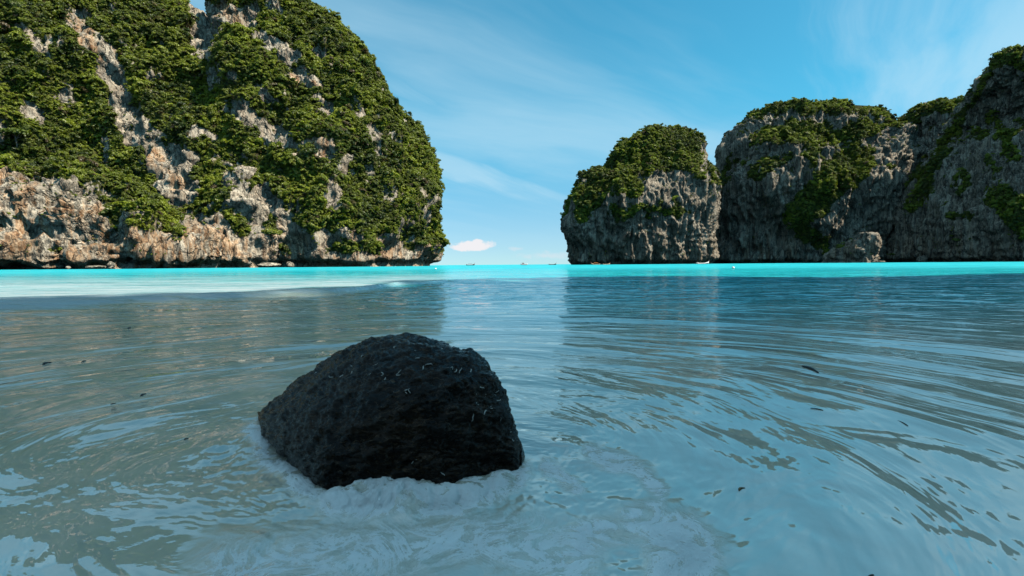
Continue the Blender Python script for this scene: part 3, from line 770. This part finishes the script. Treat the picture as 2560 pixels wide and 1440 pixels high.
# ---------------------------------------------------------------- the boulder in the foreground
def mat_boulder():
    m, t, b = principled('wet_dark_rock')
    tc = t.n('ShaderNodeTexCoord'); P = tc.outputs['Object']
    geo = t.n('ShaderNodeNewGeometry')
    n1 = t.noise(t.scale(P, (1, 1, 1.7)), 5.0, 8, 0.65, 0.6)
    n2 = t.noise(t.scale(P, (1, 1, 2.3)), 34, 7, 0.72, 1.2)
    n3 = t.noise(P, 120, 4, 0.6)
    sp = t.n('ShaderNodeSeparateXYZ'); t.l(P, sp.inputs[0])
    c = t.mix(t.ramp(n1, 0.35, 0.68), C4(0.0030, 0.0019, 0.0012), C4(0.044, 0.023, 0.011))
    c = t.mix(t.ramp(n2, 0.50, 0.72), c, C4(0.13, 0.075, 0.038))
    alg = t.math('MULTIPLY', t.ramp(sp.outputs[0], -1.05, -0.60, 1.0, 0.0), t.ramp(n2, 0.42, 0.62))
    c = t.mix(t.math('MULTIPLY', alg, 0.6), c, C4(0.035, 0.040, 0.012))
    c = t.mix(t.math('MULTIPLY', t.ramp(n3, 0.62, 0.74), 0.5), c, C4(0.13, 0.085, 0.048))
    t.l(c, b.inputs['Base Color'])
    t.l(t.ramp(n2, 0.3, 0.7, 0.08, 0.34), b.inputs['Roughness'])
    b.inputs['Specular IOR Level'].default_value = 0.14
    b.inputs['Coat Weight'].default_value = 0.30; b.inputs['Coat Roughness'].default_value = 0.10; b.inputs['Coat IOR'].default_value = 1.33
    v = t.n('ShaderNodeTexVoronoi'); v.inputs['Scale'].default_value = 46
    t.l(t.vmath('ADD', t.scale(P, (1, 1, 1.8)), t.scale(t.noise(P, 20, 3, out=1), (0.03, 0.03, 0.03))), v.inputs['Vector'])
    h = t.math('ADD', t.math('MULTIPLY', n2, 0.024), t.math('MULTIPLY', n3, 0.004))
    h = t.math('ADD', h, t.math('MULTIPLY', v.outputs['Distance'], 0.010))
    bp = t.n('ShaderNodeBump'); bp.inputs['Strength'].default_value = 1.0; bp.inputs['Distance'].default_value = 1.0
    t.l(h, bp.inputs['Height']); t.l(bp.outputs[0], b.inputs['Normal'])
    return m
def build_boulder():
    nc, nv = 330, 300
    u = np.linspace(0, 1, nc); u = 0.5-0.5*np.cos(np.pi*u); u = 0.35*u+0.65*np.linspace(0, 1, nc)
    px = 648+u*(1312-648)
    tp = np.array(ROCK_TOP, float); bt = np.array(ROCK_BOT, float)
    yt = np.interp(px, tp[:, 0], tp[:, 1]); yb = np.interp(px, bt[:, 0], bt[:, 1])
    k = np.ones(15)/15
    sm = lambda a: np.concatenate([a[:7], np.convolve(a, k, 'valid'), a[-7:]])
    yt, yb = sm(yt), sm(yb)
    Pb = on_plane(px, yb, 0.0)
    dt = np.interp(px, [648, 700, 800, 1000, 1150, 1250, 1312], [2.49, 2.44, 2.36, 2.16, 2.02, 1.92, 1.80])
    dt = np.maximum(dt, Pb[:, 1]+0.012)
    Pt = at(px, yt, dt)
    back = np.interp(px, [648, 700, 900, 1150, 1280, 1312], [0.05, 0.25, 0.5, 0.5, 0.3, 0.06])
    V = np.zeros((nv, nc, 3))
    a = np.linspace(0, 1, nv)
    for i, s in enumerate(a):
        if s < 0.14:                                 # under the water in front
            q = s/0.14
            V[i] = Pb+np.array([0, 0.10*(1-q)**1.3, -0.30*(1-q)])
        elif s < 0.68:
            w = (s-0.14)/0.54*math.pi/2
            fy = 1-math.cos(w)**1.05; fz = math.sin(w)**1.0
            V[i] = Pb+(Pt-Pb)*np.array([0.5*fy+0.5*fz, fy, fz])
        else:
            w = (s-0.68)/0.32
            e = Pt+np.stack([0*px, back*math.sin(w*math.pi/2), -(Pt[:, 2]+0.3)*(1-math.cos(w*math.pi/2))], -1)
            V[i] = e
    P = V
    du = np.gradient(P, axis=1); dv = np.gradient(P, axis=0)
    N = np.cross(du, dv); N /= np.linalg.norm(N, axis=-1, keepdims=True)+1e-9
    edge = sstep(u, 0, 0.06)*sstep(1-u, 0, 0.05)
    x, y, z = P[..., 0], P[..., 1], P[..., 2]
    d = fbm(x*3.2, y*3.2, z*4.2, 3)*0.030+fbm(x*11, y*11, z*17, 4, 0.55)*0.024+(fbm(x*34, y*34, z*70, 3, 0.6))*0.013
    d = d-0.016*np.maximum(0, fbm(x*6+3, y*6, z*9, 2, ridged=True)-0.35)
    P = P+N*(d*(0.25+0.75*edge[None, :]))[..., None]
    root = empty('boulder', (float(RC[0]), float(RC[1]), 0))
    tag(root, 'large rounded dark wet boulder standing in the shallow water in front', 'boulder')
    o = mesh_np('rock_body', P.reshape(-1, 3)-np.array([RC[0], RC[1], 0]), grid_faces(nv, nc), mat_boulder(), True, parent=root)
    bvh = BVHTree.FromPolygons([Vector(v) for v in P.reshape(-1, 3)], [tuple(f) for f in grid_faces(nv, nc)])
    return root, bvh
boulder, rock_bvh = build_boulder()

M_WORM = plain('chalky_tube', (0.62, 0.60, 0.54), 0.7, 0.12, 60)
def worm_tubes():
    pts = [(885, 317), (637, 370), (748, 387), (803, 393), (893, 365), (1020, 375), (1085, 382), (1105, 405), (1213, 355), (1213, 372), (1190, 188), (1315, 208), (1340, 272), (1385, 335), (1415, 318), (1500, 200), (1577, 345), (1600, 347), (1627, 350), (1697, 352), (718, 474), (1275, 485), (1297, 497), (1783, 475), (1755, 510), (1813, 505), (1815, 528), (1890, 487), (1882, 525), (1890, 545), (1755, 573), (1855, 600), (1808, 650), (1717, 672), (1905, 690), (1985, 762), (1995, 825), (1315, 988), (1508, 1068), (1050, 300), (965, 250)]
    rg = random.Random(3)
    shapes = []
    for k in range(5):                              # five shapes of small curled tubes
        L = 0.018+0.004*k; rad = 0.0019
        n = 7; bm = bmesh.new(); rings = []
        bend = rg.uniform(1.2, 3.2)*rg.choice((-1, 1)); wob = rg.uniform(1.5, 3.0)
        ang = 0; p = Vector((-L/2, 0, 0))
        for i in range(n):
            tt = i/(n-1); ang = bend*(tt-0.5)+0.6*math.sin(wob*3*tt)
            rr = rad*(0.45+0.55*math.sin(math.pi*min(max(tt, .12), .88)))
            side = Vector((-math.sin(ang), math.cos(ang), 0))
            ring = [bm.verts.new(p+side*rr*math.cos(q*math.pi/2.5)+Vector((0, 0, rr*math.sin(q*math.pi/2.5)))) for q in range(5)]
            if rings:
                for q in range(5): bm.faces.new((rings[-1][q], rings[-1][(q+1) % 5], ring[(q+1) % 5], ring[q]))
            rings.append(ring); p = p+Vector((math.cos(ang), math.sin(ang), 0))*(L/(n-1))
        bm.faces.new(rings[0][::-1]); bm.faces.new(rings[-1])
        me = bpy.data.meshes.new('worm_tube'); bm.to_mesh(me); bm.free(); me.materials.append(M_WORM); shapes.append(me)
    base = Vector((float(RC[0]), float(RC[1]), 0))
    for i, (cx, cy) in enumerate(pts):
        x, y = 560+cx*0.36113, 800+cy*0.36113
        v = Vector(ray(x, y)); hit, nrm, _, _ = rock_bvh.ray_cast(Vector(_O), v.normalized())
        if hit is None: continue
        if nrm.dot(v) > 0: nrm = -nrm
        o = bpy.data.objects.new('worm_tube', shapes[i % 5]); COL.objects.link(o)
        o.parent = boulder
        qn = nrm.to_track_quat('Z', 'X').to_matrix().to_4x4()
        o.matrix_local = Matrix.Translation(hit-base+nrm*0.001) @ qn @ Matrix.Rotation(rg.uniform(0, 6.28), 4, 'Z') @ Matrix.Scale(rg.uniform(0.65, 1.1), 4)
worm_tubes()

# ---------------------------------------------------------------- sticks and leaves afloat
M_STICK = plain('waterlogged_wood', (0.012, 0.010, 0.009), 0.45, 0.3, 60)
M_DRYLEAF = plain('brown_leaf', (0.16, 0.10, 0.035), 0.7, 0.3, 60)
def float_stick(x0, y0, x1, y1, wide, label, name='floating_stick', cat='stick', mat=None, bend=0.1):
    ends = on_plane([x0, x1], [y0, y1], 0.0)
    for e in ends: e[2] = 0
    c = ends.mean(0); hz = float(water_height(np.array([c[0]]), np.array([c[1]]))[0][0])
    L = float(np.linalg.norm(ends[1]-ends[0])); ang = math.atan2(ends[1][1]-ends[0][1], ends[1][0]-ends[0][0])
    w = wide/1280*c[1]
    bm = bmesh.new(); rings = []; n = 9
    for i in range(n):
        tt = i/(n-1); rr = w/2*(0.25+0.75*math.sin(math.pi*(0.06+0.86*tt))**0.7)*(0.9+0.2*math.sin(5*tt+x0))
        p = Vector(((tt-0.5)*L, bend*L*(0.25-(tt-0.5)**2)*2, 0.15*w*math.sin(4*tt)))
        ring = [bm.verts.new(p+Vector((0, rr*math.cos(q*math.pi/3)*1.0, rr*0.75*math.sin(q*math.pi/3)))) for q in range(6)]
        if rings:
            for q in range(6): bm.faces.new((rings[-1][q], rings[-1][(q+1) % 6], ring[(q+1) % 6], ring[q]))
        rings.append(ring)
    bm.faces.new(rings[0][::-1]); bm.faces.new(rings[-1])
    o = bm_obj(name, bm, mat or M_STICK, smooth=True)
    o.location = (c[0], c[1], hz+w*0.22); o.rotation_euler = (0, 0, ang)
    return tag(o, label, cat)
float_stick(2005, 919, 2046, 935, 9, 'thick black stick floating on the right side of the bay')
float_stick(2026, 1021, 2058, 1026, 4.5, 'thin black sliver of wood floating below the thick black stick')
float_stick(2240, 1048, 2270, 1062, 3, 'thinnest dark stalk floating furthest right on the water')
float_stick(108, 916, 128, 910, 8, 'grey brown frayed leaf floating at the far left', 'floating_leaf', 'leaf')
float_stick(204, 910, 214, 905, 4, 'small dark scrap floating right of the frayed leaf', 'floating_leaf', 'leaf')
float_stick(352, 995, 365, 988, 6, 'short stubby black twig floating left of the boulder', 'floating_twig', 'twig')
float_stick(276, 1017, 290, 1014, 3, 'thin dark twig floating just left of the stubby twig', 'floating_twig', 'twig')
float_stick(320, 822, 327, 819, 4, 'tiny dark speck of wood on the calm water at left, farthest out', 'floating_twig', 'twig')
float_stick(460, 1100, 471, 1097, 4, 'dark twig floating nearest the left side of the boulder', 'floating_twig', 'twig')
float_stick(1848, 1216, 1862, 1209, 7, 'small curled brown leaf floating on the water right of the boulder', 'floating_leaf', 'leaf', M_DRYLEAF, 0.3)
float_stick(2170, 1440, 2184, 1432, 7, 'black chip of wood at the bottom edge of the picture', 'floating_twig', 'twig')

# ---------------------------------------------------------------- boats
M_HULL_D = plain('dark_painted_wood', (0.05, 0.035, 0.028), 0.6)
M_HULL_W = plain('white_boat_paint', (0.75, 0.75, 0.73), 0.4, 0.05)
M_HULL_T = plain('tan_boat_wood', (0.42, 0.30, 0.18), 0.6)
M_CANVAS = plain('grey_canvas', (0.10, 0.10, 0.10), 0.8)
M_CANVAS_O = plain('orange_canvas', (0.55, 0.20, 0.06), 0.8)
M_RIBBON = plain('red_ribbon', (0.55, 0.12, 0.10), 0.7)
M_METAL = plain('engine_metal', (0.12, 0.12, 0.13), 0.5)
M_GLASS = plain('dark_window', (0.02, 0.03, 0.04), 0.15)
M_SKIRT = plain('blue_trim', (0.05, 0.16, 0.35), 0.5)
def hull_mesh(L, W, H, bow, stern, flare=0.75):
    n, bm, secs = 17, bmesh.new(), []
    for i in range(n):
        tt = i/(n-1); x = (tt-0.5)*L
        wid = W/2*max(0.03, math.sin(math.pi*min(1, 0.13+0.87*(1-tt)))**0.55 if tt > 0.25 else 0.86+0.14*tt/0.25)
        if tt > 0.97: wid = W*0.02
        sheer = H+bow*max(0, (tt-0.55)/0.45)**2.2+stern*max(0, (0.2-tt)/0.2)**1.5
        keel = -0.35+0.55*H*max(0, (tt-0.7)/0.3)**2
        sec = [bm.verts.new((x, -wid, sheer)), bm.verts.new((x, -wid*flare, keel+0.4*(sheer-keel))), bm.verts.new((x, 0, keel)),
               bm.verts.new((x, wid*flare, keel+0.4*(sheer-keel))), bm.verts.new((x, wid, sheer)),
               bm.verts.new((x, wid*0.86, sheer-0.04)), bm.verts.new((x, wid*0.6, keel+0.45*(sheer-keel))), bm.verts.new((x, -wid*0.6, keel+0.45*(sheer-keel))), bm.verts.new((x, -wid*0.86, sheer-0.04))]
        if secs:
            for q in range(9): bm.faces.new((secs[-1][q], secs[-1][(q+1) % 9], sec[(q+1) % 9], sec[q]))
        secs.append(sec)
    bm.faces.new(secs[0][::-1]); bm.faces.new(secs[-1])
    return bm
def box_bm(x0, x1, y0, y1, z0, z1, bulge=0.0):
    bm = bmesh.new(); n = 5; rows = []
    for i in range(n):
        tt = i/(n-1); y = y0+(y1-y0)*tt; dz = bulge*(1-(2*tt-1)**2)
        rows.append([bm.verts.new((x0, y, z0+dz)), bm.verts.new((x1, y, z0+dz)), bm.verts.new((x1, y, z1+dz)), bm.verts.new((x0, y, z1+dz))])
    for a, b in zip(rows[:-1], rows[1:]):
        for q in range(4): bm.faces.new((a[q], a[(q+1) % 4], b[(q+1) % 4], b[q]))
    bm.faces.new(rows[0][::-1]); bm.faces.new(rows[-1])
    return bm
def rod_bm(p, q, r=0.05):
    bm = bmesh.new(); p, q = Vector(p), Vector(q); d = (q-p).normalized()
    u = d.orthogonal().normalized(); v = d.cross(u)
    A = [bm.verts.new(p+(u*math.cos(k*math.pi/3)+v*math.sin(k*math.pi/3))*r) for k in range(6)]
    B = [bm.verts.new(q+(u*math.cos(k*math.pi/3)+v*math.sin(k*math.pi/3))*r*0.9) for k in range(6)]
    for k in range(6): bm.faces.new((A[k], A[(k+1) % 6], B[(k+1) % 6], B[k]))
    bm.faces.new(A[::-1]); bm.faces.new(B)
    return bm
def longtail(px, depth, L, rz, label, hull=M_HULL_D, canvas=M_CANVAS, roof=True):
    p = at(px, 660.0, depth); r = empty('longtail_boat', (p[0], p[1], 0.12), rz)
    tag(r, label, 'boat')
    k = L/12
    bm_obj('hull', hull_mesh(L, 2.1*k, 0.75*k, 1.7*k, 0.3*k), hull, r, True)
    if roof:
        cn = bm_obj('canopy', box_bm(-3.2*k, 2.4*k, -1.0*k, 1.0*k, 2.25*k, 2.33*k, 0.25*k), canvas, r)
        for x in (-3.0, -0.4, 2.2):
            for y in (-0.9, 0.9): bm_obj('post', rod_bm((x*k, y*k, 0.5*k), (x*k, y*k, 2.28*k), 0.05*k), M_HULL_D, r)
    for x in (-2.4, -1.0, 0.6, 2.0): bm_obj('bench', box_bm((x-.15)*k, (x+.15)*k, -0.8*k, 0.8*k, 0.55*k, 0.63*k), M_HULL_T, r)
    bm_obj('engine', box_bm(-5.6*k, -4.7*k, -0.35*k, 0.35*k, 1.0*k, 1.55*k, 0.1*k), M_METAL, r)
    bm_obj('propeller_shaft', rod_bm((-5.5*k, 0, 1.2*k), (-9.0*k, 0, 0.1*k), 0.06*k), M_METAL, r)
    pr = bm_obj('prow', rod_bm((5.7*k, 0, 2.1*k), (6.5*k, 0, 3.5*k), 0.13*k), hull, r)
    bm_obj('ribbon', rod_bm((6.0*k, 0, 2.6*k), (6.25*k, 0, 3.05*k), 0.24*k), M_RIBBON, r)
    return r
def speedboat(px, depth, L, rz, label):
    p = at(px, 660.0, depth); r = empty('speedboat', (p[0], p[1], 0.15), rz); tag(r, label, 'boat'); k = L/10
    h = bm_obj('hull', hull_mesh(L, 2.9*k, 1.0*k, 0.6*k, 0.0), M_HULL_W, r, True)
    bm_obj('cabin', box_bm(-3.6*k, -0.2*k, -1.15*k, 1.15*k, 0.7*k, 2.9*k, 0.15*k), M_HULL_W, r)
    bm_obj('window', box_bm(-3.3*k, -0.5*k, -1.18*k, 1.18*k, 1.7*k, 2.3*k), M_GLASS, r)
    bm_obj('roof', box_bm(-4.0*k, 0.6*k, -1.35*k, 1.35*k, 3.05*k, 3.2*k, 0.12*k), M_HULL_W, r)
    bm_obj('foredeck', box_bm(0.2*k, 3.6*k, -0.9*k, 0.9*k, 0.95*k, 1.25*k, 0.1*k), M_HULL_W, r)
    bm_obj('stripe', box_bm(-4.9*k, 2.0*k, -1.47*k, 1.47*k, 0.45*k, 0.65*k), M_SKIRT, r)
    for y in (-0.5, 0.5): bm_obj('outboard_motor', box_bm(-5.5*k, -4.95*k, (y-.22)*k, (y+.22)*k, 0.2*k, 1.5*k, 0.08*k), M_METAL, r)
    return r
longtail(1176, 760, 12.5, R(4), 'dark long boat with low canopy on the horizon, nearest the left headland')
speedboat(1311, 800, 10.5, R(3), 'white speedboat with square cabin, middle boat on the open horizon')
longtail(1381, 720, 10.5, R(-3), 'dark boat with raised red prow on the horizon, nearest the rock island', roof=False)
longtail(1489, 496, 8.5, R(178), 'small tan boat with orange canopy by the foot of the rock island', M_HULL_T, M_CANVAS_O)
longtail(1516, 494, 7.0, R(6), 'small open tan boat right beside the orange canopied boat', M_HULL_T, M_CANVAS, roof=False)
longtail(1757, 492, 12.0, R(5), 'long pale open boat lying below the dark cleft', M_HULL_W, M_CANVAS, roof=False)

M_BUOY = plain('white_float', (0.85, 0.85, 0.82), 0.4, 0.05)
def buoy(px, py, label):
    p = on_plane([px], [py])[0]
    hz = float(water_height(np.array([p[0]]), np.array([p[1]]))[0][0])
    r = empty('buoy', (p[0], p[1], hz)); tag(r, label, 'buoy', 'mooring buoys in the bay')
    bm = bmesh.new(); bmesh.ops.create_uvsphere(bm, u_segments=16, v_segments=10, radius=0.16)
    for v in bm.verts: v.co.z = v.co.z*0.85+0.08
    bm_obj('float', bm, M_BUOY, r, True)
    bm_obj('ring', rod_bm((0, 0, 0.2), (0, 0, 0.30), 0.025), M_METAL, r)
buoy(1833, 672, 'white mooring buoy in the turquoise water before the right hand cliffs')
buoy(1089, 673, 'white mooring buoy off the tip of the left headland')

# ---------------------------------------------------------------- rocks at the foot of the cliffs
M_FOOT = M_CLIFF
PROJ = []
def nearest_cliff(px, py, tol=7):
    best = None
    if not PROJ: PROJ.extend((V, *project(V)) for V in CLIFF_DATA[:4])
    for V, x, y in PROJ:
        m = (np.abs(x-px) < tol) & (np.abs(y-py) < tol) & (V[:, 1] > 50)
        if m.any():
            c = V[m]; q = c[np.argmin(c[:, 1])]
            if best is None or q[1] < best[1]: best = q
    return best
def foot_rock(px, py, w, h, label, seed, out=3.0):
    b = nearest_cliff(px, py-2, 12)
    if b is None: print('no cliff', px, py); return
    d = b[1]-out; k = d/1280
    c = at(px, 660, d); W = w*k/2; H = h*k
    bm = bmesh.new(); bmesh.ops.create_icosphere(bm, subdivisions=4, radius=1.0)
    V = np.array([v.co[:] for v in bm.verts])
    n = fbm(V[:, 0]*1.1+seed, V[:, 1]*1.1, V[:, 2]*1.1, 4)*0.45+fbm(V[:, 0]*4+seed, V[:, 1]*4, V[:, 2]*3, 3, ridged=True)*0.10
    V = V*(1+n)[:, None]
    V = V*np.array([W, W*0.8, H*0.55])+np.array([0, 0, H*0.42])
    for v, q in zip(bm.verts, V): v.co = q
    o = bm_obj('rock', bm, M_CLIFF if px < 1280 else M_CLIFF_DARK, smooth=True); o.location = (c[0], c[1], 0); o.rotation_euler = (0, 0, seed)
    tag(o, label, 'rock', 'fallen rocks along the waterline')
M_ROCK = plain('pale_limestone', (0.27, 0.20, 0.14), 0.9, 0.6, 0.9)
foot_rock(278, 652, 16, 18, 'upright pale stone at the foot of the left headland', 1)
foot_rock(170, 655, 12, 8, 'small pale stone left of the upright stone at the headland foot', 2)
foot_rock(240, 664, 44, 9, 'long low ledge of rock in front of the upright stone', 3)
foot_rock(672, 662, 52, 12, 'low brown rock under the jungle, left of the dark waterline cave', 4)
foot_rock(724, 660, 24, 14, 'rounded reddish rock at the left end of the dark waterline cave', 5)
foot_rock(2196, 651, 26, 5, 'flat rock shelf beside the small rock stack on the right', 6)
foot_rock(2305, 636, 26, 16, 'pale rounded rock in shade below the right hand peak', 7)

# ---------------------------------------------------------------- trees that stand out from the woods
def tree(px, py, size, label, mat, seed, lift=0.3):
    b = nearest_cliff(px, py+6, 6)
    if b is None: print('no spot', px, py); return
    r = empty('tree', (float(b[0]), float(b[1]-0.5), float(b[2])), seed); tag(r, label, 'tree')
    bm = bmesh.new(); rings = []
    pts = [Vector((0, 0, -1.2)), Vector((0.05*size, -0.05*size, 0.3*size)), Vector((0.02*size, -0.12*size, 0.75*size)), Vector((0.08*size, -0.15*size, 1.15*size))]
    for i, p in enumerate(pts):
        rr = size*0.075*(1-0.2*i)
        ring = [bm.verts.new(p+Vector((rr*math.cos(q*math.pi/3), rr*math.sin(q*math.pi/3), 0))) for q in range(6)]
        if rings:
            for q in range(6): bm.faces.new((rings[-1][q], rings[-1][(q+1) % 6], ring[(q+1) % 6], ring[q]))
        rings.append(ring)
    bm.faces.new(rings[0][::-1]); bm.faces.new(rings[-1])
    bm_obj('trunk', bm, M_BARK, r, True)
    for k in range(3):
        a = seed+k*2.1
        bm_obj('limb', rod_bm((0.03*size, -0.1*size, (0.55+0.12*k)*size), (0.5*size*math.cos(a), 0.5*size*math.sin(a), (0.95+0.1*k)*size), 0.03*size), M_BARK, r)
    V, F = crown_mesh(900+seed, 14, 60, 0.6, 0.13)
    mesh_np('crown', V*np.array([1.0, 1.0, 0.85])*size+np.array([0, -0.1*size, 0.75*size]), F, mat, False, parent=r)
tree(978, 262, 4.6, 'dark tree leaning out of the skyline of the left headland', M_LEAF, 1)
tree(2385, 612, 4.6, 'bright green bushy tree low on the shaded right hand cliff', M_LEAF_BRIGHT, 2)
tree(2224, 632, 3.0, 'small bright green shrub by the waterline right of the rock stack', M_LEAF_BRIGHT, 3)
tree(2372, 588, 2.2, 'little green shrub just above the bright green tree', M_LEAF_BRIGHT, 4)
tree(388, 536, 6.0, 'bright green round tree above the orange rock of the left headland', M_LEAF_BRIGHT, 5)
tree(48, 366, 9.0, 'broad pale green tree on the left slope near the picture edge', M_LEAF_BRIGHT, 6)
tree(684, 606, 6.5, 'leafy tree right of the gully above the headland waterline', M_LEAF_BRIGHT, 7)
tree(1060, 612, 5.0, 'yellow green tree near the tip of the left headland, low down', M_LEAF_BRIGHT, 8)
